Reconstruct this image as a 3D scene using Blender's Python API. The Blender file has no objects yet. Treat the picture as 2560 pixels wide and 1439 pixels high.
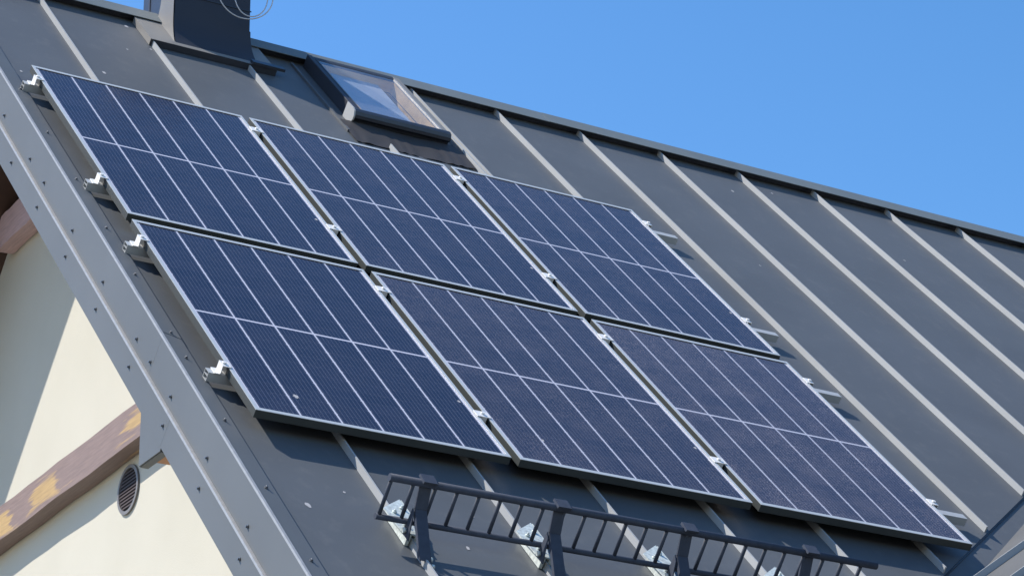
import bpy, bmesh, math, random
from mathutils import Vector, Matrix
random.seed(7)
sc = bpy.context.scene
COL = sc.collection
ZO = 7.56                                   # height of the roof frame's origin above the ground

# ------------------------------------------------------------------ camera
cd = bpy.data.cameras.new('camera'); cam = bpy.data.objects.new('camera', cd); COL.objects.link(cam)
cd.sensor_fit = 'HORIZONTAL'; cd.sensor_width = 36.0; cd.lens = 7226.57 / 2560 * 36.0
cd.clip_start = 0.1; cd.clip_end = 2000
RX = Vector((0.8614036, -0.5078261, -0.0098214)); RY = Vector((0.1917825, 0.343096, -0.9195132)); RZ = Vector((0.4703225, 0.7901885, 0.3929363))
cam.matrix_world = Matrix.Translation((-4.042069, -11.037061, -5.96016 + ZO)) @ Matrix((RX, -RY, -RZ)).transposed().to_4x4()
sc.camera = cam

# ------------------------------------------------------------------ world, sun, exposure
SUN = Vector((-0.5346, 0.2347, 0.8119)).normalized()
w = bpy.data.worlds.new('World'); sc.world = w; w.use_nodes = True
nt = w.node_tree; nt.nodes.clear()
sky = nt.nodes.new('ShaderNodeTexSky'); sky.sky_type = 'NISHITA'; sky.sun_disc = False
sky.sun_elevation = math.asin(SUN.z); sky.sun_rotation = math.atan2(SUN.x, SUN.y)
sky.altitude = 300; sky.air_density = 1.0; sky.dust_density = 0.15; sky.ozone_density = 3.0
bg = nt.nodes.new('ShaderNodeBackground'); bg.inputs['Strength'].default_value = 0.15
wo = nt.nodes.new('ShaderNodeOutputWorld')
hs = nt.nodes.new('ShaderNodeHueSaturation'); hs.inputs['Saturation'].default_value = 1.25; hs.inputs['Hue'].default_value = 0.5
nt.links.new(sky.outputs[0], hs.inputs['Color'])
# paler towards the sun's side and the horizon, deeper away from them
tc = nt.nodes.new('ShaderNodeTexCoord'); dp = nt.nodes.new('ShaderNodeVectorMath'); dp.operation = 'DOT_PRODUCT'
dp.inputs[1].default_value = (0.74, -0.42, 0.52); nt.links.new(tc.outputs['Generated'], dp.inputs[0])
mr = nt.nodes.new('ShaderNodeMapRange'); mr.inputs[1].default_value = 0.05; mr.inputs[2].default_value = 0.45; nt.links.new(dp.outputs['Value'], mr.inputs[0])
tint = nt.nodes.new('ShaderNodeMix'); tint.data_type = 'RGBA'; tint.inputs[6].default_value = (1.22, 1.05, 1.02, 1); tint.inputs[7].default_value = (1.0, 0.95, 0.91, 1); nt.links.new(mr.outputs[0], tint.inputs[0])
mu = nt.nodes.new('ShaderNodeMix'); mu.data_type = 'RGBA'; mu.blend_type = 'MULTIPLY'; mu.inputs[0].default_value = 1.0
nt.links.new(hs.outputs[0], mu.inputs[6]); nt.links.new(tint.outputs[2], mu.inputs[7]); nt.links.new(mu.outputs[2], bg.inputs[0]); nt.links.new(bg.outputs[0], wo.inputs[0])
sd = bpy.data.lights.new('sun', 'SUN'); sd.energy = 4.4; sd.angle = math.radians(0.53); sd.color = (1.0, 0.905, 0.82)
so = bpy.data.objects.new('sun', sd); COL.objects.link(so)
so.rotation_euler = SUN.to_track_quat('Z', 'Y').to_euler(); so.location = (-10, 5, 30)
sc.view_settings.view_transform = 'Standard'; sc.view_settings.look = 'None'
sc.view_settings.exposure = 0.75; sc.view_settings.gamma = 1.0; sc.view_settings.use_curve_mapping = False
sc.cycles.max_bounces = 8; sc.cycles.transparent_max_bounces = 8

# ------------------------------------------------------------------ the roof's own frame: x along the ridge, y up the slope, z off the sheet
TH = 0.7940099; CT, ST = math.cos(TH), math.sin(TH)
MR = Matrix(((1, 0, 0, 0), (0, CT, -ST, 0), (0, ST, CT, ZO), (0, 0, 0, 1)))
def RF(x, y, z): return MR @ Vector((x, y, z))
RIDGE_Y = 1.534
YR, ZR = RIDGE_Y * CT, RIDGE_Y * ST
PHI = 0.00595                               # the panel array sits a third of a degree askew
MP = MR @ Matrix.Rotation(PHI, 4, 'Z')

# ------------------------------------------------------------------ node helpers
def new_mat(name):
    m = bpy.data.materials.new(name); m.use_nodes = True
    n = m.node_tree; n.nodes.clear()
    out = n.nodes.new('ShaderNodeOutputMaterial'); b = n.nodes.new('ShaderNodeBsdfPrincipled')
    n.links.new(b.outputs[0], out.inputs[0]); return m, n, b
def mth(n, op, a, b=None, c=None):
    k = n.nodes.new('ShaderNodeMath'); k.operation = op
    for i, v in enumerate((a, b, c)):
        if v is None: continue
        if isinstance(v, (int, float)): k.inputs[i].default_value = v
        else: n.links.new(v, k.inputs[i])
    return k.outputs[0]
def mixc(n, f, a, b):
    k = n.nodes.new('ShaderNodeMix'); k.data_type = 'RGBA'
    for s, v in ((k.inputs[0], f), (k.inputs[6], a), (k.inputs[7], b)):
        if isinstance(v, (int, float)): s.default_value = v
        elif isinstance(v, tuple): s.default_value = (*v, 1) if len(v) == 3 else v
        else: n.links.new(v, s)
    return k.outputs[2]
def coords(n): return n.nodes.new('ShaderNodeTexCoord').outputs['Object']
def noise(n, co, scale, detail=3, rough=0.55, stretch=None):
    if stretch:
        mp = n.nodes.new('ShaderNodeMapping'); mp.inputs['Scale'].default_value = stretch
        n.links.new(co, mp.inputs[0]); co = mp.outputs[0]
    t = n.nodes.new('ShaderNodeTexNoise'); t.inputs['Scale'].default_value = scale
    t.inputs['Detail'].default_value = detail; t.inputs['Roughness'].default_value = rough
    n.links.new(co, t.inputs['Vector']); return t.outputs[0]
def ramp(n, f, p0, p1, v0=0.0, v1=1.0):
    r = n.nodes.new('ShaderNodeMapRange'); r.clamp = True
    n.links.new(f, r.inputs[0]); r.inputs[1].default_value = p0; r.inputs[2].default_value = p1
    r.inputs[3].default_value = v0; r.inputs[4].default_value = v1; return r.outputs[0]
def bump(n, b, h, strength, dist=0.01):
    k = n.nodes.new('ShaderNodeBump'); k.inputs['Strength'].default_value = strength; k.inputs['Distance'].default_value = dist
    n.links.new(h, k.inputs['Height']); n.links.new(k.outputs[0], b.inputs['Normal'])

def metal_paint(name, col, rough=0.5, metallic=0.0, specks=True, wave=0.25, var=0.07):
    m, n, b = new_mat(name); co = coords(n)
    big = noise(n, co, 1.7, 4); fine = noise(n, co, 260, 2)
    f = mth(n, 'ADD', mth(n, 'MULTIPLY', big, 0.7), mth(n, 'MULTIPLY', fine, 0.3))
    c = mixc(n, ramp(n, f, 0.35, 0.65), tuple(v * (1 - var) for v in col), tuple(v * (1 + var) for v in col))
    if specks:                              # small pale droppings and dust marks
        vo = n.nodes.new('ShaderNodeTexVoronoi'); vo.inputs['Scale'].default_value = 2.3; n.links.new(co, vo.inputs['Vector'])
        wob = mth(n, 'MULTIPLY', noise(n, co, 60, 2), 0.03)
        s = mth(n, 'LESS_THAN', mth(n, 'SUBTRACT', vo.outputs['Distance'], wob), 0.014)
        sep = n.nodes.new('ShaderNodeSeparateColor'); n.links.new(vo.outputs['Color'], sep.inputs[0])
        s = mth(n, 'MULTIPLY', s, mth(n, 'GREATER_THAN', sep.outputs[0], 0.45))
        c = mixc(n, mth(n, 'MULTIPLY', s, 0.8), c, (0.6, 0.6, 0.58))
        streak = ramp(n, noise(n, co, 3.0, 3, 0.6, (5, 0.5, 5)), 0.55, 0.8, 0, 0.08)
        c = mixc(n, streak, c, (0.33, 0.32, 0.30))
    n.links.new(c, b.inputs['Base Color'])
    b.inputs['Metallic'].default_value = metallic
    n.links.new(ramp(n, fine, 0.3, 0.7, rough - 0.05, rough + 0.05), b.inputs['Roughness'])
    h = mth(n, 'ADD', mth(n, 'MULTIPLY', noise(n, co, 2.2, 1), 1.0), mth(n, 'MULTIPLY', fine, 0.01))
    bump(n, b, h, wave, 0.02); b.inputs['Specular IOR Level'].default_value = 0.15
    return m
def plain(name, col, rough=0.5, metallic=0.0, var=0.1, scale=40, bmp=0.05):
    m, n, b = new_mat(name); co = coords(n); f = noise(n, co, scale, 3)
    n.links.new(mixc(n, ramp(n, f, 0.3, 0.7), tuple(v * (1 - var) for v in col), tuple(min(1, v * (1 + var)) for v in col)), b.inputs['Base Color'])
    b.inputs['Roughness'].default_value = rough; b.inputs['Metallic'].default_value = metallic
    if bmp: bump(n, b, f, bmp, 0.004)
    return m

M = {}
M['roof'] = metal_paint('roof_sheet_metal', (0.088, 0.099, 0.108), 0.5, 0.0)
M['seam'] = metal_paint('sunlit_seam_metal', (0.315, 0.335, 0.34), 0.55, 0.0, False)  # far paler than the sheet: sun on the seam flanks put into colour
M['cap'] = metal_paint('ridge_cap_metal', (0.125, 0.15, 0.158), 0.5, 0.0)
M['rail'] = plain('dull_rail', (0.36, 0.385, 0.39), 0.5, 0.1, 0.05, 40, 0)
M['dropping'] = plain('dried_dropping', (0.33, 0.335, 0.34), 0.8)
M['sider'] = metal_paint('side_roof_metal', (0.04, 0.046, 0.05), 0.5, 0.0)
M['sflash'] = metal_paint('flashing_metal', (0.095, 0.10, 0.10), 0.55, 0.1, False)
M['verge'] = metal_paint('verge_metal', (0.112, 0.124, 0.130), 0.5, 0.0, False, 0.12)
M['chim'] = metal_paint('chimney_sheet', (0.19, 0.19, 0.18), 0.5, 0.1, False)
M['clad'] = metal_paint('chimney_cladding', (0.036, 0.042, 0.055), 0.45, 0.1, False)
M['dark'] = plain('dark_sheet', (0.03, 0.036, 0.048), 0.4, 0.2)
M['black'] = plain('black_powder_coat', (0.045, 0.056, 0.078), 0.6, 0.0)
M['black'].node_tree.nodes['Principled BSDF'].inputs['Specular IOR Level'].default_value = 0.15
M['winframe'] = metal_paint('window_frame_shaded', (0.035, 0.04, 0.05), 0.45, 0.1, False)  # dark tone puts the chimney's shadow into the frame's colour
M['lip'] = plain('sunlit_folded_lip', (0.30, 0.31, 0.31), 0.5, 0.2)  # pale tone paints in the sun catching the folded lip
M['fside'] = plain('shaded_frame_side', (0.030, 0.038, 0.038), 0.5, 0.0, 0.04, 40, 0)  # near-black, painting shade onto the frame fronts and into the gaps
M['apron'] = metal_paint('lead_apron', (0.048, 0.047, 0.048), 0.6, 0.1, False, 0.5)
M['alu'] = plain('aluminium', (0.66, 0.67, 0.65), 0.5, 0.15, 0.05, 40, 0)
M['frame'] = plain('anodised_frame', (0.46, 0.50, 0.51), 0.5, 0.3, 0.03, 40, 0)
M['galv'] = plain('galvanised_steel', (0.50, 0.56, 0.53), 0.5, 0.2, 0.25, 70)
M['screw'] = plain('screw_paint', (0.12, 0.13, 0.14), 0.4, 0.4)
M['back'] = plain('panel_backsheet', (0.03, 0.03, 0.035), 0.6)
M['cable'] = plain('pale_cable', (0.45, 0.45, 0.45), 0.4)
M['ring'] = plain('vent_plastic', (0.15, 0.145, 0.14), 0.5)
M['slat'] = plain('vent_slat', (0.05, 0.035, 0.03), 0.5)
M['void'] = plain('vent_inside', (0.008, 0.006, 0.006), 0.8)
M['grass'] = plain('pale_paving', (0.22, 0.20, 0.16), 0.9, 0, 0.2, 3)
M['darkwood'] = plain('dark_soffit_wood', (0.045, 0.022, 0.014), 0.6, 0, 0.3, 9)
M['lining'] = plain('pine_lining', (0.85, 0.58, 0.28), 0.5, 0, 0.15, 12)
M['inside'] = plain('pale_pane_backing', (0.52, 0.55, 0.66), 0.8, 0, 0.06, 6)
def stucco():
    m, n, b = new_mat('cream_render'); co = coords(n)
    f = noise(n, co, 140, 4, 0.7); g = noise(n, co, 2.0, 4)
    c = mixc(n, ramp(n, g, 0.3, 0.7), (0.445, 0.437, 0.36), (0.475, 0.467, 0.39))
    c = mixc(n, ramp(n, f, 0.35, 0.65, 0, 0.12), c, (0.41, 0.385, 0.33))
    n.links.new(c, b.inputs['Base Color']); b.inputs['Roughness'].default_value = 0.9
    bump(n, b, f, 0.25, 0.004); return m
M['stucco'] = stucco()
def wood(name, base, patch, amount, worn=()):
    m, n, b = new_mat(name); co = coords(n)
    g = noise(n, co, 6, 5, 0.6, (18, 1.1, 18)); big = noise(n, co, 2.4, 3, 0.5, (6, 0.45, 9))
    c = mixc(n, ramp(n, g, 0.35, 0.65), tuple(v * 0.84 for v in base), tuple(v * 1.1 for v in base))
    pm = mth(n, 'ADD', mth(n, 'MULTIPLY', big, 0.82), mth(n, 'MULTIPLY', g, 0.18))
    if worn:
        sp = n.nodes.new('ShaderNodeSeparateXYZ'); n.links.new(co, sp.inputs[0]); best = 0.0
        for cy, hh in worn:
            k = mth(n, 'SUBTRACT', 1.0, mth(n, 'DIVIDE', mth(n, 'ABSOLUTE', mth(n, 'SUBTRACT', sp.outputs[1], cy)), hh)); best = mth(n, 'MAXIMUM', best, k)
        hz = mth(n, 'SUBTRACT', 1.0, mth(n, 'DIVIDE', mth(n, 'ABSOLUTE', mth(n, 'SUBTRACT', sp.outputs[2], 5.995)), 0.085))
        pm = mth(n, 'ADD', mth(n, 'MULTIPLY', pm, 0.75), mth(n, 'MULTIPLY', mth(n, 'MINIMUM', best, mth(n, 'MAXIMUM', hz, -0.3)), 0.28))
    pm = ramp(n, pm, amount, amount + 0.06)
    c = mixc(n, pm, c, mixc(n, ramp(n, g, 0.3, 0.7), tuple(v * 0.7 for v in patch), patch))
    n.links.new(c, b.inputs['Base Color']); b.inputs['Roughness'].default_value = 0.6
    bump(n, b, g, 0.15, 0.004); return m
M['beam'] = wood('weathered_beam', (0.20, 0.145, 0.125), (0.44, 0.30, 0.125), 0.455, ((3.00, .36), (4.10, .24), (4.62, .16)))
M['palebeam'] = wood('pale_stained_beam', (0.50, 0.36, 0.35), (0.55, 0.40, 0.36), 0.7)
M['orange'] = wood('orange_purlin', (0.42, 0.20, 0.08), (0.5, 0.25, 0.1), 0.7)

PW, PH = 1.04, 1.6745                       # panel size
def cells():
    m, n, b = new_mat('solar_cells'); co = coords(n)
    s = n.nodes.new('ShaderNodeSeparateXYZ'); n.links.new(co, s.inputs[0]); x, y = s.outputs[0], s.outputs[1]
    ix0, ix1 = 0.021, PW - 0.021; iy0, iy1 = 0.021, PH - 0.021
    cw = (ix1 - ix0) / 6; chh = (iy1 - iy0) / 20
    def dist(v, o, p):                      # distance to the nearest multiple of p from o
        t = mth(n, 'DIVIDE', mth(n, 'SUBTRACT', v, o), p)
        return mth(n, 'MULTIPLY', mth(n, 'ABSOLUTE', mth(n, 'SUBTRACT', t, mth(n, 'ROUND', t))), p)
    dx = dist(x, ix0, cw); ny = mth(n, 'MULTIPLY', y, -1.0); dy = dist(ny, iy0, chh)
    white = mth(n, 'LESS_THAN', dx, 0.0042)
    mid = mth(n, 'LESS_THAN', mth(n, 'ABSOLUTE', mth(n, 'SUBTRACT', ny, PH / 2)), 0.0065)
    corner = mth(n, 'LESS_THAN', mth(n, 'ADD', dx, dy), 0.0075)
    row = mth(n, 'MULTIPLY', mth(n, 'LESS_THAN', dy, 0.0010), 0.05)
    ex = mth(n, 'GREATER_THAN', mth(n, 'ABSOLUTE', mth(n, 'SUBTRACT', x, PW / 2)), PW / 2 - 0.019)
    ey = mth(n, 'GREATER_THAN', mth(n, 'ABSOLUTE', mth(n, 'SUBTRACT', ny, PH / 2)), PH / 2 - 0.019)
    wsum = white
    for k in (mid, corner, ex, ey, row): wsum = mth(n, 'MAXIMUM', wsum, k)
    bus = mth(n, 'LESS_THAN', dist(x, ix0 + cw / 18, cw / 9), 0.0011)
    cellvar = n.nodes.new('ShaderNodeTexWhiteNoise'); cellvar.noise_dimensions = '2D'
    cmb = n.nodes.new('ShaderNodeCombineXYZ')
    n.links.new(mth(n, 'FLOOR', mth(n, 'DIVIDE', mth(n, 'SUBTRACT', x, ix0), cw)), cmb.inputs[0])
    n.links.new(mth(n, 'FLOOR', mth(n, 'DIVIDE', mth(n, 'SUBTRACT', ny, iy0), chh)), cmb.inputs[1])
    n.links.new(cmb.outputs[0], cellvar.inputs['Vector'])
    c = mixc(n, cellvar.outputs['Value'], (0.007, 0.009, 0.024), (0.011, 0.013, 0.030))
    c = mixc(n, mth(n, 'MULTIPLY', bus, 0.3), c, (0.22, 0.24, 0.30))
    c = mixc(n, wsum, c, (0.48, 0.49, 0.55))
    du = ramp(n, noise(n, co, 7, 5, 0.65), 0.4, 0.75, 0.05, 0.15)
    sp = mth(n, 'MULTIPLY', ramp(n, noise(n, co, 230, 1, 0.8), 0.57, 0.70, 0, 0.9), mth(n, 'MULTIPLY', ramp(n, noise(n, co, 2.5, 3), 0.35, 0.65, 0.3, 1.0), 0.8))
    at = n.nodes.new('ShaderNodeAttribute'); at.attribute_type = 'OBJECT'; at.attribute_name = 'dust_glare'  # per-panel dust and speckle, with grey glare painted in
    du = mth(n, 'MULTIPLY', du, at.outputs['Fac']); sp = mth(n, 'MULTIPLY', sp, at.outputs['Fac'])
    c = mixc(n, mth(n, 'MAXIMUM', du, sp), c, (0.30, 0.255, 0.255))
    n.links.new(c, b.inputs['Base Color'])
    n.links.new(ramp(n, noise(n, co, 60, 4), 0.3, 0.7, 0.10, 0.24), b.inputs['Roughness'])
    b.inputs['IOR'].default_value = 1.33
    return m
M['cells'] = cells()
def glass():
    m, n, b = new_mat('roof_window_glass'); out = n.nodes['Material Output']; n.nodes.remove(b)
    g = n.nodes.new('ShaderNodeBsdfGlossy'); g.inputs['Roughness'].default_value = 0.02; g.inputs['Color'].default_value = (0.95, 0.95, 1, 1)
    t = n.nodes.new('ShaderNodeBsdfTransparent'); t.inputs['Color'].default_value = (0.86, 0.88, 0.88, 1)
    fr = n.nodes.new('ShaderNodeFresnel'); fr.inputs['IOR'].default_value = 1.75
    mx = n.nodes.new('ShaderNodeMixShader')
    gm = n.nodes.new('ShaderNodeNewGeometry')     # reflect on entering faces only
    n.links.new(mth(n, 'MULTIPLY', fr.outputs[0], mth(n, 'SUBTRACT', 1.0, gm.outputs['Backfacing'])), mx.inputs[0]); n.links.new(t.outputs[0], mx.inputs[1]); n.links.new(g.outputs[0], mx.inputs[2])
    df = n.nodes.new('ShaderNodeBsdfDiffuse'); df.inputs['Color'].default_value = (0.6, 0.62, 0.68, 1)     # pale film: hazy sky reflection put in as colour
    m2 = n.nodes.new('ShaderNodeMixShader'); n.links.new(ramp(n, noise(n, coords(n), 5, 4), 0.3, 0.75, 0.03, 0.09), m2.inputs[0])
    n.links.new(mx.outputs[0], m2.inputs[1]); n.links.new(df.outputs[0], m2.inputs[2])
    n.links.new(m2.outputs[0], out.inputs[0]); return m
M['glass'] = glass()

# ------------------------------------------------------------------ mesh helpers
class MB:
    """collects polygons in one frame and links them as one mesh object"""
    def __init__(s): s.v = []; s.f = []; s.sm = []
    def poly(s, pts, smooth=False):
        k = len(s.v); s.v += [tuple(p) for p in pts]; s.f.append(list(range(k, k + len(pts)))); s.sm.append(smooth); return s
    def box(s, a, b): return s.hexa([(x, y, z) for z in (a[2], b[2]) for x, y in ((a[0], a[1]), (b[0], a[1]), (b[0], b[1]), (a[0], b[1]))])
    def hexa(s, p):
        k = len(s.v); s.v += [tuple(q) for q in p]
        for f in ((0, 3, 2, 1), (4, 5, 6, 7), (0, 1, 5, 4), (1, 2, 6, 5), (2, 3, 7, 6), (3, 0, 4, 7)):
            s.f.append([k + i for i in f]); s.sm.append(False)
        return s
    def prism(s, pts, vec):                 # pts: planar loop, extruded by vec
        v = Vector(vec); n = len(pts); k = len(s.v)
        s.v += [tuple(p) for p in pts] + [tuple(Vector(p) + v) for p in pts]
        s.f.append([k + i for i in reversed(range(n))]); s.sm.append(False)
        s.f.append([k + n + i for i in range(n)]); s.sm.append(False)
        for i in range(n): s.f.append([k + i, k + (i + 1) % n, k + n + (i + 1) % n, k + n + i]); s.sm.append(False)
        return s
    def tube(s, pts, r, seg=10, closed=False):
        pts = [Vector(p) for p in pts]; N = len(pts); rings = []; nrm = None
        for i, p in enumerate(pts):
            a = pts[(i - 1) % N] if (closed or i > 0) else p; b = pts[(i + 1) % N] if (closed or i < N - 1) else p
            t = (b - a).normalized()
            if nrm is None: nrm = t.orthogonal().normalized()
            nrm = (nrm - t * nrm.dot(t)).normalized(); bn = t.cross(nrm)
            k = len(s.v); s.v += [tuple(p + (nrm * math.cos(2 * math.pi * j / seg) + bn * math.sin(2 * math.pi * j / seg)) * r) for j in range(seg)]
            rings.append(k)
        for i in range(N if closed else N - 1):
            a, b = rings[i], rings[(i + 1) % N]
            for j in range(seg): s.f.append([a + j, a + (j + 1) % seg, b + (j + 1) % seg, b + j]); s.sm.append(True)
        if not closed:
            s.f.append([rings[0] + j for j in reversed(range(seg))]); s.f.append([rings[-1] + j for j in range(seg)]); s.sm += [False, False]
        return s
    def grid(s, rows):                      # rows: equal-length point rows
        k = len(s.v); n = len(rows[0])
        for r in rows: s.v += [tuple(p) for p in r]
        for i in range(len(rows) - 1):
            for j in range(n - 1):
                a = k + i * n + j; s.f.append([a, a + 1, a + n + 1, a + n]); s.sm.append(True)
        return s
    def build(s, name, mat, parent=None, xf=None, bevel=0.0):
        me = bpy.data.meshes.new(name)
        me.from_pydata([tuple(xf @ Vector(p)) for p in s.v] if xf else s.v, [], s.f); me.update()
        for p, q in zip(me.polygons, s.sm): p.use_smooth = q
        bm = bmesh.new(); bm.from_mesh(me); bmesh.ops.recalc_face_normals(bm, faces=bm.faces); bm.to_mesh(me); bm.free()
        me.materials.append(mat); o = bpy.data.objects.new(name, me); COL.objects.link(o)
        if parent: o.parent = parent
        if bevel:
            bv = o.modifiers.new('bevel', 'BEVEL'); bv.width = bevel; bv.segments = 2; bv.limit_method = 'ANGLE'
        return o
def thing(name, label, cat, mat=None, group=None):
    o = bpy.data.objects.new(name, None); COL.objects.link(o); o.empty_display_size = 0.2
    if mat is not None: o.matrix_world = mat
    o['label'] = label; o['category'] = cat
    if group: o['group'] = group
    return o
def copy_tree(o, parent=None):
    c = o.copy(); COL.objects.link(c)
    if parent: c.parent = parent
    for ch in list(o.children): copy_tree(ch, c)
    return c

# ------------------------------------------------------------------ ground
g = MB().poly([(-400, -400, 0), (400, -400, 0), (400, 400, 0), (-400, 400, 0)]).build('ground', M['grass'])
g['kind'] = 'structure'

# ------------------------------------------------------------------ the house
HX, HY = 0.635, -3.2                        # gable wall plane, front wall plane
H0 = Matrix.Translation((HX, HY, 0))
house = thing('house', 'cream rendered gable house with steep grey standing seam metal roof', 'house', H0)
HI = H0.inverted(); HR = HI @ MR            # world -> house, roof frame -> house
HW = HI @ Matrix.Translation((0, 0, ZO))    # lifted world (roof origin at z 0) -> house
XE = 12.5; YE = -5.3                        # far end of the house, eaves in roof coordinates
def mirror_far(p):                          # roof-frame point -> its mirror image on the far slope (lifted world)
    q = Vector((p[0], p[1] * CT - p[2] * ST, p[1] * ST + p[2] * CT)); return Vector((q.x, 2 * YR - q.y, q.z))

# gable wall and the other walls
def roofz(y): return ZR - abs(y - YR) * math.tan(TH)
far_y = 2 * YR - HY
wl = MB()
gab = [(HX, HY, -ZO), (HX, HY, roofz(HY) - .30), (HX, YR, ZR - .30), (HX, far_y, roofz(far_y) - .30), (HX, far_y, -ZO)]
wl.prism(gab, (0.3, 0, 0))
wl.build('gable_wall', M['stucco'], house, HW)
sw = MB().box((HX + .3, HY, -ZO), (XE, HY + .3, roofz(HY) - .30)); sw.box((HX + .3, far_y - .3, -ZO), (XE, far_y, roofz(HY) - .30)); sw.box((XE, HY, -ZO), (XE + .3, far_y, roofz(HY) - .3))
sw.build('side_wall', M['stucco'], house, HW)

# main roof: the sheet on the near slope (with the roof window's opening), and the far slope
def vy(x): return -2.538 + (x - 4.089) * 0.945      # the cut edge along the valley
def vx(y): return 4.089 + (y + 2.538) / 0.945
X0 = -0.023; SX0, SX1, SY0, SY1 = 1.93, 2.35, 0.665, 1.335
rf = MB(); T = -0.004
def sheet(pts): rf.prism([(x, y, 0) for x, y in pts], (0, 0, T))
sheet([(X0, YE), (vx(YE), YE), (SX0, vy(SX0)), (SX0, RIDGE_Y), (X0, RIDGE_Y)])
sheet([(SX0, vy(SX0)), (SX1, vy(SX1)), (SX1, SY0), (SX0, SY0)])
sheet([(SX0, SY1), (SX1, SY1), (SX1, RIDGE_Y), (SX0, RIDGE_Y)])
WR = 6.3                                    # the side wing's ridge: both valleys meet there
sheet([(SX1, vy(SX1)), (WR, vy(WR)), (2 * WR - vx(YE), YE), (XE + .3, YE), (XE + .3, RIDGE_Y), (SX1, RIDGE_Y)])
roof = rf.build('roof', M['roof'], house, HR)
far = MB().poly([mirror_far(p) for p in ((X0, YE, 0), (XE + .3, YE, 0), (XE + .3, RIDGE_Y, 0), (X0, RIDGE_Y, 0))])
far.build('far_slope', M['roof'], roof, HW)

# standing seams: thin upright fold with a rolled top
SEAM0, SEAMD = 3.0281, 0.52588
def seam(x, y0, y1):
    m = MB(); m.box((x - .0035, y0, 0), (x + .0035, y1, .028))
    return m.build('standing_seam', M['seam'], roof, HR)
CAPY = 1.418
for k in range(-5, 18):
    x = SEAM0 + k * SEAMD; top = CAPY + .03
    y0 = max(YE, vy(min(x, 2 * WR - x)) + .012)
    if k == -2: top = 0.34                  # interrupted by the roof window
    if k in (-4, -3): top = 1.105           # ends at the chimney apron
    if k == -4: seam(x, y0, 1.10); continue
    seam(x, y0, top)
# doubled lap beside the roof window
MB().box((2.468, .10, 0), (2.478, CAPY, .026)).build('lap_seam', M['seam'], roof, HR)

# dried bird droppings
def blot(parent, x, y, z, rad, xf):
    rr = random.Random(int(x * 1000 + y * 77)); N = 12; m = MB()
    m.poly([(x + rad * rr.uniform(.55, 1.1) * math.cos(2 * math.pi * i / N), y + 1.5 * rad * rr.uniform(.55, 1.1) * math.sin(2 * math.pi * i / N), z) for i in range(N)])
    return m.build('bird_dropping', M['dropping'], parent, xf)
for x, y, rad in ((.85, 1.33, .013), (.498, .449, .012), (.015, .157, .008), (.747, .929, .007), (.90, 1.03, .008), (.079, -3.933, .013), (4.415, 1.112, .010), (4.763, 1.264, .008), (.27, -3.778, .006),
                  (.773, -3.788, .010), (.649, -4.055, .009), (3.951, -.115, .007), (5.3, .6, .008), (5.9, .2, .006)):
    blot(roof, x, y, .0012, rad, HR)

# ridge cap with its bent lips
cap = MB()
for far_side in (0, 1):
    prof = [(CAPY, .040), (CAPY, .043), (RIDGE_Y + .006, .047)]
    low = [(CAPY, .040), (CAPY + .012, .039), (RIDGE_Y + .006, .042)]
    segs = [X0 - .1, 3.35, 6.9, 10.2, XE]
    for a, b in zip(segs, segs[1:]):
        up = .0012 if segs.index(a) % 2 else 0
        P = [(a, y, z + up) for y, z in prof] + [(a, y, z + up) for y, z in reversed(low)]
        Q = [(b + .05 * (b < XE), y, z + up) for y, z in prof] + [(b + .05 * (b < XE), y, z + up) for y, z in reversed(low)]
        fn = mirror_far if far_side else (lambda p: Vector((p[0], p[1] * CT - p[2] * ST, p[1] * ST + p[2] * CT)))
        P = [fn(p) for p in P]; Q = [fn(p) for p in Q]
        cap.poly(P); cap.poly(Q)
        for i in range(len(P)): cap.poly([P[i], P[(i + 1) % len(P)], Q[(i + 1) % len(P)], Q[i]])
cap.build('ridge_cap', M['cap'], roof, HW)
# filler under the cap, set back in its shade
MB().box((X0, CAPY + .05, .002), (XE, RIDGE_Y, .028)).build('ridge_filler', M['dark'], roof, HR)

# valley: recessed gutter sheet below the cut edge of the main sheet
vd = Vector((1, .945, 0)).normalized(); vn = Vector((vd.y, -vd.x, 0))
vo_ = Vector((4.089, -2.538, 0))
def vpt(t, off, z): p = vo_ + vd * t + vn * off; return (p.x, p.y, z)
tb, tt = -4.0, 3.0                          # from the eaves up to the wing's ridge
MB().prism([vpt(tb, -.12, -.010), vpt(tt, -.12, -.010), vpt(tt, .215, -.010), vpt(tb, .215, -.010)], (0, 0, -.004)).build('valley_gutter', M['roof'], roof, HR)
MB().prism([vpt(tb, -.006, -.0042), vpt(tt, -.006, -.0042), vpt(tt, .006, -.0042), vpt(tb, .006, -.0042)], (0, 0, -.0056)).build('valley_lip', M['dark'], roof, HR)
# side roof rising from the valley (cross gable)
ve = Vector((3.888 * 1.0, -2.844 * CT, -2.844 * ST)) + Vector((0, .010 * ST, -.010 * CT))
vdir = Vector((1, .977 * CT, .977 * ST)).normalized()
wdz = vdir.z / vdir.x                       # rise of the wing's slope per metre of x
def wz(x): return ve.z + wdz * (min(x, 2 * WR - x) - ve.x)
def wvy(x): return ve.y + vdir.y / vdir.x * (min(x, 2 * WR - x) - ve.x)   # where the slope meets the valley
WE, WF = 1.15, -6.0                         # the wing's eaves and front verge
wing = MB()
for q in ((WE, WR), (2 * WR - WE, WR)):
    P = [(q[0], WF, wz(q[0])), (q[1], WF, wz(q[1])), (q[1], wvy(q[1]), wz(q[1])), (q[0], wvy(q[0]), wz(q[0]))]
    wing.prism(P, (0, 0, -.005))
wing.prism([(WE - .01, WF - .012, wz(WE) + .02), (WR, WF - .012, wz(WR) + .02), (2 * WR - WE + .01, WF - .012, wz(WE) + .02), (2 * WR - WE + .01, WF - .012, wz(WE) - .2), (WR, WF - .012, wz(WR) - .2), (WE - .01, WF - .012, wz(WE) - .2)], (0, .011, 0))
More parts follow.
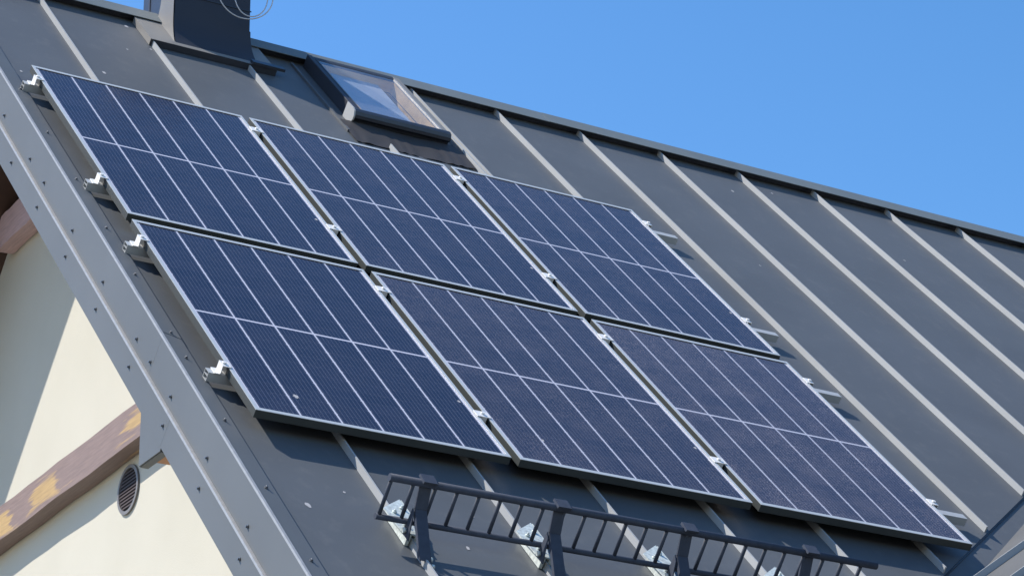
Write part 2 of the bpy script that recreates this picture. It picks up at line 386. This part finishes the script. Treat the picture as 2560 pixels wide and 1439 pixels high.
side_roof = wing.build('side_roof', M['sflash'], house, HW)
Y = ve.y - .55
while Y > WF + .1:                          # its own standing seams run up the slope
    xs0 = max(WE, ve.x + (Y - ve.y) * vdir.x / vdir.y) + .0
    for far_half in (0, 1):
        X1, X2 = (xs0, WR) if not far_half else (2 * WR - xs0, WR)
        P = [(X1, Y, wz(X1) + .001), (X2, Y, wz(X2) + .001), (X2, Y, wz(X2) + .034), (X1, Y, wz(X1) + .034)]
        MB().prism(P, (0, .007, 0)).build('standing_seam', M['seam'], side_roof, HW)
    Y -= .526
ww = MB(); ww.prism([(WE + .35, WF + .3, -ZO), (WE + .35, WF + .3, wz(WE + .35) - .12), (WR, WF + .3, wz(WR) - .12), (2 * WR - WE - .35, WF + .3, wz(WE + .35) - .12), (2 * WR - WE - .35, WF + .3, -ZO)], (0, HY - WF - .305, 0))
ww.build('wing_wall', M['stucco'], house, HW)
MB().box((WE - .02, WF, wz(WE) - .2), (WE - .002, wvy(WE) - .05, wz(WE) - .006)).build('fascia', M['dark'], house, HW)

# verge (barge) boards: two overlapping sheet boards, a flange on the roof and their screws
XB = -0.13
def board(name, z0, z1, xo, segs, ov):
    first = None
    m = MB()
    for i, (a, b) in enumerate(zip(segs, segs[1:])):
        e = .0003 * (i % 2)
        m.box((XB + xo - e, a - .012, z0), (XB + xo + .012 - e, b + .0, z1))
    return m
ub = board('upper', -.128, .033, 0, [YE, -2.75, -.62, 1.3], 0).build('upper_verge_board', M['verge'], house, HR)
lb = board('lower', -.272, -.136, .010, [YE, -3.05, -.9, 1.16], 0).build('lower_verge_board', M['verge'], house, HR)
MB().box((XB - .012, YE, -.139), (XB + .004, 1.30, -.1285)).build('drip_lip', M['lip'], ub, HR)
MB().box((XB - .0042, YE, .027), (XB + .006, 1.45, .0365)).build('top_fold', M['lip'], ub, HR)
vf = MB()
for i, (a, b) in enumerate(zip([YE, -2.72, .1, 1.5], [-2.70, .12, 1.5])):
    e = .0015 * (i % 2)
    vf.prism([(XB + .004, a, .032 + e), (X0 - .014, a, .016 + e), (X0 - .014, a, .010 + e), (XB + .004, a, .026 + e)], (0, b - a, 0))
vflash = vf.build('verge_flange', M['verge'], house, HR)
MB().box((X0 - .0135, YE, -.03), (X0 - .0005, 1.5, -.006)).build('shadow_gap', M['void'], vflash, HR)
def screw(parent, p, n):
    n = Vector(n).normalized(); p = Vector(p); m = MB()
    m.tube([p, p + n * .002], .0075, 12); m.tube([p + n * .002, p + n * .008], .0045, 6)
    m.build('screw', M['screw'], parent, HR)
for y in (-.26, -.765, -1.026, -1.527, -2.028, -2.543, -2.74, -3.025, -3.5, -3.99, -4.49): screw(ub, (XB - .002, y, -.088), (-1, 0, 0))
for y in (-.02, -.52, -1.012, -1.521, -2.026, -2.539, -3.024, -3.502, -4.0, -4.5): screw(lb, (XB + .008, y, -.206), (-1, 0, 0))
for y in (-.19, -.71, -1.227, -1.73, -2.18, -2.70, -2.91, -3.41, -3.906, -4.4): screw(vflash, (-.077, y, .0245), (.14, 0, 1))
# far slope's boards (they throw the slanting shadow edge on the gable)
fb = MB()
P = [mirror_far(p) for p in ((XB, YE, -.27), (XB, 1.3, -.27), (XB, 1.5, .033), (XB, YE, .033))]
fb.prism(P, (.012, 0, 0)); fb.build('far_verge_board', M['verge'], house, HW)
# soffits
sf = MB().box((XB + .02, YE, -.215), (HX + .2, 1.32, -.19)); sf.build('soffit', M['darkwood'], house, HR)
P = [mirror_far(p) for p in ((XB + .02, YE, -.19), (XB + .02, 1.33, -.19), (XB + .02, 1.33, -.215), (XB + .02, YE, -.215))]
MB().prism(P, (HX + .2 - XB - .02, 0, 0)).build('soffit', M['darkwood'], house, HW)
# eaves fascia
MB().box((X0, YE - .02, -.22), (vx(YE) - .2, YE, .0)).build('fascia', M['dark'], house, HR)

# horizontal timbers on the gable, purlin end and its sheet cover
def beam(z0, z1, y0, y1, mat, x0=.54):
    m = MB(); N = 24; rng = random.Random(int(z0 * 1000))
    rows = [[], [], [], []]
    for i in range(N + 1):
        y = y0 + (y1 - y0) * i / N; j = [rng.uniform(-.003, .003) for _ in range(4)]
        rows[0].append((x0 + j[0], y, z1 + j[1])); rows[1].append((x0 + j[0], y, z0 + j[2]))
        rows[2].append((HX - .004, y, z0 + j[2] + .004)); rows[3].append((HX - .004, y, z1 + j[1]))
    for a in range(4):
        m.grid([rows[a], rows[(a + 1) % 4]])
    m.sm = [False] * len(m.f)
    m.poly([r[0] for r in rows]); m.poly([r[-1] for r in rows])
    return m
o = beam(-1.650, -1.478, -1.10, 3.3, None).build('tie_beam', M['beam'], house, HW); o['label'] = 'weathered lower beam with yellow bare patches'
o = beam(-.035, .145, .55, 1.75, None).build('tie_beam', M['palebeam'], house, HW); o['label'] = 'pale pinkish upper beam'
MB().box((-.085, -1.935, -2.365), (HX - .004, -1.765, -2.24)).build('purlin', M['orange'], house, HW)
pl = MB().prism([(-.113, -1.747, -1.98), (-.113, -1.747, -2.385), (-.113, -1.935, -2.385), (-.113, -2.02, -2.30)], (.006, 0, 0))
pl.box((-.1065, -1.935, -2.388), (-.075, -1.747, -2.383))
gp = pl.build('cover_plate', M['verge'], house, HW)
# round vent
vc = Vector((HX, .113, -1.783)); vent = MB()
def ring(r0, r1, x0, x1, N=40):
    m = MB()
    for i in range(N):
        a, b = 2 * math.pi * i / N, 2 * math.pi * (i + 1) / N
        p = lambda r, t, x: (x, vc.y + r * math.cos(t), vc.z + r * math.sin(t))
        m.poly([p(r0, a, x1), p(r0, b, x1), p(r1, b, x1), p(r1, a, x1)]); m.poly([p(r1, a, x1), p(r1, b, x1), p(r1, b, x0), p(r1, a, x0)]); m.poly([p(r0, a, x1), p(r0, b, x1), p(r0, b, x0), p(r0, a, x0)])
    return m
vr = ring(.097, .113, HX + .0, HX - .010).build('round_vent', M['ring'], house, HW)
bk = MB(); N = 40
bk.poly([(HX - .002, vc.y + .0975 * math.cos(2 * math.pi * i / N), vc.z + .0975 * math.sin(2 * math.pi * i / N)) for i in range(N)])
bk.build('vent_opening', M['void'], vr, HW)
sl = MB()
for i in range(-5, 6):
    z = i * .0158; hw = math.sqrt(max(0, .096 ** 2 - z * z))
    if hw < .02: continue
    sl.hexa([(HX - .009, vc.y - hw, vc.z + z - .004), (HX - .009, vc.y + hw, vc.z + z - .004), (HX - .004, vc.y + hw, vc.z + z + .006), (HX - .004, vc.y - hw, vc.z + z + .006),
             (HX - .009, vc.y - hw, vc.z + z - .001), (HX - .009, vc.y + hw, vc.z + z - .001), (HX - .004, vc.y + hw, vc.z + z + .009), (HX - .004, vc.y - hw, vc.z + z + .009)])
sl.build('vent_slats', M['slat'], vr, HW)

# ------------------------------------------------------------------ chimney (sheet clad, flared foot, apron, dark side panel)
CX0, CX1, CY0, CY1, CZ1 = 1.069, 1.489, .84, 1.25, 1.74
ch = MB()
ch.box((CX0, CY0, .70), (CX1, CY1, CZ1))
chim = ch.build('chimney', M['clad'], house, HW, 0.006)
fo = MB(); NF = 8; outer = []
for i in range(NF + 1):                     # concave skirt on the front
    t = i / NF; y = CY0 - .002 - .062 * (1 - t) ** 2.2; z = .84 + t * .20
    outer.append((y, z))
rows = [[(CX0 - .002 - .012 * (1 - i / NF) ** 2, y, z) for i, (y, z) in enumerate(outer)], [(CX1 + .002 + .012 * (1 - i / NF) ** 2, y, z) for i, (y, z) in enumerate(outer)]]
fo.grid(rows)
for xx in (1,):
    for i in range(NF):
        a = rows[xx]; fo.poly([a[i], a[i + 1], (a[i + 1][0], CY0 + .19, a[i + 1][2] + .19), (a[i][0], CY0 + .19, a[i][2] + .21)])
fo.build('chimney_skirt', M['clad'], chim, HW)
ct = MB(); NC = 8                          # pale corner flashing down the left edge, flaring with the skirt
for i in range(NC):
    t0, t1 = i / NC, (i + 1) / NC
    q = lambda t: (CX0 - .0075 - .013 * (1 - t) ** 2, CY0 - .003 - .064 * (1 - t) ** 2.2, .835 + t * .205)
    a, b = q(t0), q(t1); bk = lambda t, p: (p[0], CY0 + .19 - .03 * t, p[2] + .215 - .075 * t)
    ct.poly([a, b, bk(t1, b), bk(t0, a)], True)
ct.poly([q(1), (CX0 - .0075, CY0 - .003, CZ1 - .05), (CX0 - .0075, CY0 + .155, CZ1 - .05), (CX0 - .0075, CY0 + .16, q(1)[2] + .14)])
ct.build('corner_flashing', M['chim'], chim, HW)
MB().box((CX0 - .006, CY0 + .165, .93), (CX0 - .0005, CY1 - .02, CZ1 - .1)).build('chimney_side_panel', M['dark'], chim, HW)
MB().box((CX0 - .010, CY0 + .30, 1.05), (CX0 - .0065, CY0 + .315, CZ1 - .1)).build('panel_fold', M['black'], chim, HW)
MB().box((CX0 - .003, CY0 - .004, 1.155), (CX1 + .003, CY0 - .0005, 1.161)).build('sheet_joint', M['dark'], chim, HW)
MB().box((CX0 - .006, CY0 - .006, CZ1 + .001), (CX1 + .006, CY1 + .006, CZ1 + .012)).build('chimney_hat', M['dark'], chim, HW)
ap = MB()
ap.prism([(.912, 1.098, .036), (1.60, 1.098, .036), (1.60, CAPY + .03, .034), (.912, CAPY + .03, .034)], (0, 0, -.003))
MB().prism([(.912, 1.0965, .0365), (.912, 1.0965, .002), (1.60, 1.0965, .002), (1.60, 1.0965, .0365)], (0, -.0025, 0)).build('apron_front', M['dark'], chim, HR)  # front fold in dark sheet: its shade is put into the colour
ap.prism([(.9105, 1.098, .036), (.9105, 1.098, .002), (.9105, CAPY, .002), (.9105, CAPY, .036)], (-.003, 0, 0))
ap.build('chimney_apron', M['chim'], chim, HR)
MB().box((1.46, 1.088, .037), (1.64, 1.13, .052)).build('apron_end', M['dark'], chim, HR)

# cable hanging in loops from a hook on the chimney
cb = thing('cable', 'pale thin cable hung in loose loops on the dark chimney front', 'cable', Matrix.Translation((1.42, .76, 1.42 + ZO)))
CI = cb.matrix_world.inverted() @ Matrix.Translation((0, 0, ZO))
def loop(cx, cz, rx, rz, y):
    return [(cx + rx * math.sin(2 * math.pi * i / 48), y + .012 * math.sin(2 * math.pi * i / 24), cz + rz * math.cos(2 * math.pi * i / 48)) for i in range(48)]
MB().tube(loop(1.415, 1.235, .158, .175, .755), .0032, 8, True).build('cable_loop', M['cable'], cb, CI)
MB().tube(loop(1.452, 1.235, .094, .150, .762), .0032, 8, True).build('cable_loop', M['cable'], cb, CI)
MB().tube([(1.43, .85, 1.40), (1.43, .745, 1.395), (1.43, .74, 1.43)], .006, 8).build('hook', M['dark'], cb, CI)

# ------------------------------------------------------------------ roof window (part of the house)
wf = MB()
wf.box((1.862, .640, 0), (1.890, 1.405, .074))       # left jamb
wf.box((1.8905, 1.358, 0), (2.3655, 1.405, .070))    # head
win = wf.build('roof_window', M['winframe'], house, HR, .003)
MB().box((2.366, .640, 0), (2.402, 1.405, .070)).build('right_jamb', M['chim'], win, HR, .003)  # paler sheet than the left jamb: sunlight put into its colour
MB().box((2.3535, .645, .060), (2.3655, 1.3575, .0735)).build('glazing_bead', M['lip'], win, HR)  # pale here, dark on the left: lit and shaded sides as colours
MB().box((1.8905, .645, .060), (1.898, 1.3575, .0745)).build('glazing_bead', M['winframe'], win, HR)
MB().prism([(1.8985, .645, .068), (2.353, .645, .068), (2.353, 1.3575, .068), (1.8985, 1.3575, .068)], (0, 0, -.003)).build('pane', M['glass'], win, HR)
cv = MB()                                            # rounded cover along the bottom of the sash
prof = [(.644, .074), (.626, .077), (.604, .072), (.592, .056), (.590, .040), (.606, .026), (.610, .004), (.644, .004)]
cv.prism([(1.858, y, z) for y, z in prof], (.545, 0, 0)); cv.build('sash_cover', M['dark'], win, HR)
ec = MB(); ec.prism([(1.849, y, z) for y, z in [(.71, .078), (.628, .080), (.600, .074), (.585, .05), (.585, .03), (.604, .0), (.71, .0)]], (.008, 0, 0))
ec.build('cover_end', M['seam'], win, HR)  # pale piece paints in the sun on the frame's lower end
MB().box((1.787, .46, .0005), (1.800, 1.40, .013)).build('side_flashing', M['roof'], win, HR)
apn = MB(); rows = []
for j in range(9):
    y = .60 - j * .034; rr = []
    for i in range(41):
        x = 1.79 + i * .0168
        zz = .005 + .003 * math.sin(i * 1.25 + .8 * math.sin(j) + 2.3 * math.sin(i * .37)) * (j / 8) ** .7 + (.010 * (1 - j / 8)) + .003 * math.sin(i * .21)
        rr.append((x, y, zz))
    rows.append(rr)
apn.grid(rows); apn.build('window_apron', M['apron'], win, HR)
li = MB(); D = -.34
li.poly([(2.351, .664, .060), (2.351, 1.336, .060), (2.351, 1.336, D), (2.351, .664, D)])
li.poly([(1.929, .664, .060), (1.929, 1.336, .060), (1.929, 1.336, D), (1.929, .664, D)])
li.poly([(1.929, 1.336, .060), (2.351, 1.336, .060), (2.351, 1.336, D), (1.929, 1.336, D)])
li.poly([(1.929, .664, .060), (2.351, .664, .060), (2.351, .664, D), (1.929, .664, D)])
li.build('window_lining', M['lining'], win, HR)
MB().box((1.90, .655, .022), (2.268, 1.35, .026)).build('pane_backing', M['inside'], win, HR)  # added pale sheet under the pane to lighten the glass

# ------------------------------------------------------------------ solar panels
ZT = .088; FT = .032                        # top of the frames above the sheet, frame depth
GX, GY = .0396, .0607
def make_panel():
    t = thing('solar_panel', 'x', 'solar panel', MP, 'solar panels in two rows on the roof')
    f = MB(); lx, ly = .013, .020
    f.box((0, -PH, -.002), (lx, 0, 0)); f.box((PW - lx, -PH, -.002), (PW, 0, 0)); f.box((lx, -ly, -.002), (PW - lx, 0, 0)); f.box((lx, -PH, -.002), (PW - lx, -PH + ly, 0))
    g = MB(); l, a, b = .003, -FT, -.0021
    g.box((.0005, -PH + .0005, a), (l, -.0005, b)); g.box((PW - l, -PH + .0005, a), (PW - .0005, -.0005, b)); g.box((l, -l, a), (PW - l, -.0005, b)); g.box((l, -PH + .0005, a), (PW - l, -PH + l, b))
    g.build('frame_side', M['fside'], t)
    f.build('frame', M['frame'], t)
    c = MB(); c.poly([(.004, -PH + .004, -.0035), (PW - .004, -PH + .004, -.0035), (PW - .004, -.004, -.0035), (.004, -.004, -.0035)])
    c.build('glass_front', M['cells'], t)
    MB().box((.004, -PH + .004, -.0085), (PW - .004, -.004, -.0055)).build('backsheet', M['back'], t)
    MB().box((.42, -PH / 2 - .05, -.024), (.62, -PH / 2 + .05, -.0088)).build('junction_box', M['black'], t)
    return t
proto = make_panel()
PL = {(0, 0): 'upper row solar panel at the verge, nearest the chimney foot', (1, 0): 'middle solar panel of the upper row, just below the roof window',
      (2, 0): 'upper row solar panel farthest from the verge, open seams to its right', (0, 1): 'lower row solar panel at the verge, above the snow guard end nearest the gable',
      (1, 1): 'middle solar panel of the lower row, above the snow guard', (2, 1): 'lower row solar panel farthest from the verge, its corner pointing at the valley'}
for (i, j), lab in PL.items():
    o = proto if (i, j) == (0, 0) else copy_tree(proto)
    for ch in o.children:
        if ch.name.startswith('glass_front'): ch['dust_glare'] = ((0.35, 0.6, 0.8), (0.3, 0.9, 1.45))[j][i]  # rises to the lower right: painted glare along with dust
    o.matrix_world = MP @ Matrix.Translation((i * (PW + GX), -j * (PH + GY), ZT)); o['label'] = lab
    spot = {(0, 1): (.223, -3.218 + PH + GY, .013), (1, 1): (1.274 - PW - GX, -3.186 + PH + GY, .008), (0, 0): (1.001, -1.226, .008)}.get((i, j))
    if spot: blot(o, spot[0], spot[1], -.0030, spot[2], None)

# ------------------------------------------------------------------ rails with their clamps
RAILZ = ZT - FT
def make_rail():
    t = thing('mounting_rail', 'x', 'mounting rail', MP, 'mounting rails under the solar panels')
    x0, x1 = -.068, 3.398; hw = .02; h = .036; r = MB(); k = .0022
    r.box((x0, -hw, -k), (x1, hw, -.0004)); r.box((x0, -hw, -h), (x1, hw, -h + k)); r.box((x0, -hw, -h + k), (x1, -hw + k, -k)); r.box((x0, hw - k, -h + k), (x1, hw, -k)); r.box((x0, -hw + k, -h * .5), (x1, hw - k, -h * .5 + k))
    r.build('rail_profile', M['rail'], t)
    for xc in (PW + GX / 2, 2 * PW + 1.5 * GX):
        m = MB(); m.box((xc - .030, -.024, FT + .0012), (xc + .030, .024, FT + .0045)); m.box((xc - .013, -.024, .0005), (xc + .013, .024, FT + .001))
        m.tube([(xc, 0, FT + .0046), (xc, 0, FT + .012)], .008, 6); m.build('mid_clamp', M['alu'], t)
    for xe, s in ((0, -1), (3 * PW + 2 * GX, 1)):
        m = MB(); a, b = sorted((xe - s * .009, xe + s * .026)); m.box((a, -.024, FT + .0012), (b, .024, FT + .0042))
        a, b = sorted((xe + s * .0235, xe + s * .026)); m.box((a, -.024, .0005), (b, .024, FT + .001))
        a, b = sorted((xe + s * .0262, xe + s * .048)); m.box((a, -.024, .0005), (b, .024, .004))
        m.tube([(xe + s * .014, 0, FT + .0043), (xe + s * .014, 0, FT + .011)], .008, 6); m.build('end_clamp', M['alu'], t)
    for kk in range(-5, 1):
        xs = SEAM0 + kk * SEAMD + .004; m = MB(); m.box((xs - .018, -.028, -h - .012), (xs - .008, .028, -h - .0003)); m.box((xs + .008, -.028, -h - .012), (xs + .018, .028, -h - .0003))
        m.build('seam_clamp', M['galv'], t)
    return t
rp = make_rail()
for n, (y, lab) in enumerate(((-.172, 'aluminium rail under the upper panel row near its top edge'), (-1.30, 'aluminium rail under the upper panel row near its bottom edge'),
                (-1.932, 'aluminium rail under the lower panel row near its top edge'), (-3.06, 'aluminium rail under the lower panel row near its bottom edge, above the snow guard'))):
    o = rp if n == 0 else copy_tree(rp)
    o.matrix_world = MP @ Matrix.Translation((0, y, RAILZ)); o['label'] = lab

# ------------------------------------------------------------------ snow guard
SG = MR @ Matrix.Translation((.25, -4.08, 0))
sg = thing('snow_guard', 'black tubular snow guard grid on seam clamps below the solar panels', 'snow guard', SG)
SI = Matrix.Translation((-.25, 4.08, 0)); ZTp, ZLo = .218, .074; XS0, XS1 = .252, 2.272
slope = .0
MB().tube([(XS0, -4.075, ZTp), (XS1, -4.075, ZTp)], .0135, 14).build('top_bar', M['black'], sg, SI)
MB().tube([(XS0 - .002, -4.085, ZLo), (XS1, -4.085, ZLo)], .0108, 12).build('bottom_bar', M['black'], sg, SI)
n = 0; x = .262
while x < XS1 - .005:
    MB().tube([(x, -4.075, ZTp), (x, -4.085, ZLo)], .0073, 8).build('rung', M['black'], sg, SI); x += .0845
for k in range(-5, -1):
    xs = SEAM0 + k * SEAMD - .004
    p = MB()
    side_prof = [(-4.060, ZTp + .004), (-4.094, ZTp + .004), (-4.100, .135), (-4.262, .040), (-4.262, .004), (-4.250, .004), (-4.235, .026), (-4.062, .125)]
    p.prism([(xs - .024, -4.058, ZTp + .02), (xs - .024, -4.063, ZTp + .02), (xs - .024, -4.104, .135), (xs - .024, -4.096, .130)], (.046, 0, 0))
    p.prism([(xs - .022, -4.100, .136), (xs - .022, -4.105, .131), (xs - .022, -4.262, .024), (xs - .022, -4.255, .030)], (.044, 0, 0))
    p.prism([(xs - .022, -4.102, .138), (xs - .022, -4.108, .130), (xs - .022, -4.262, .022), (xs - .022, -4.240, .022), (xs - .022, -4.11, .112), (xs - .022, -4.092, .132)], (.004, 0, 0))
    p.prism([(xs - .030, -4.098, .132), (xs - .030, -4.092, .034), (xs - .030, -4.150, .034), (xs - .030, -4.118, .118)], (.004, 0, 0))
    post = p.build('post', M['black'], sg, SI)
    c = MB(); c.prism([(xs - .026, -4.048, ZTp + .012), (xs - .026, -4.052, ZTp + .023), (xs - .026, -4.102, ZTp + .018), (xs - .026, -4.098, ZTp + .008)], (.052, 0, 0))
    c.build('clip', M['black'], post, SI)
    cl = MB()
    cl.prism([(xs - .052, -3.945, .046), (xs + .045, -3.855, .046), (xs + .048, -3.985, .046), (xs + .006, -4.125, .046), (xs - .040, -4.10, .046)], (0, 0, -.004))
    cl.box((xs - .020, -4.12, .002), (xs - .006, -3.93, .0418)); cl.box((xs + .014, -4.11, .002), (xs + .028, -3.90, .0418))
    cl.prism([(xs + .0485, -3.86, .046), (xs + .0485, -3.985, .046), (xs + .0485, -3.985, .010), (xs + .0485, -3.86, .010)], (.003, 0, 0))
    clamp = cl.build('seam_clamp', M['galv'], sg, SI)
    for bx, by in ((-.018, -3.97), (.025, -3.93), (-.01, -4.06), (.022, -4.03)):
        b = MB(); b.tube([(xs + bx, by, .0462), (xs + bx, by, .053)], .0085, 6); b.tube([(xs + bx, by, .053), (xs + bx, by, .060)], .004, 8); b.build('bolt', M['galv'], clamp, SI)
    b = MB(); b.tube([(xs + .0235, -4.235, .020), (xs + .036, -4.235, .020)], .009, 6); b.tube([(xs + .0235, -4.268, .012), (xs + .034, -4.268, .012)], .008, 6); b.tube([(xs - .031, -4.11, .052), (xs - .040, -4.11, .052)], .010, 6)
    b.build('bolt', M['galv'], clamp, SI)
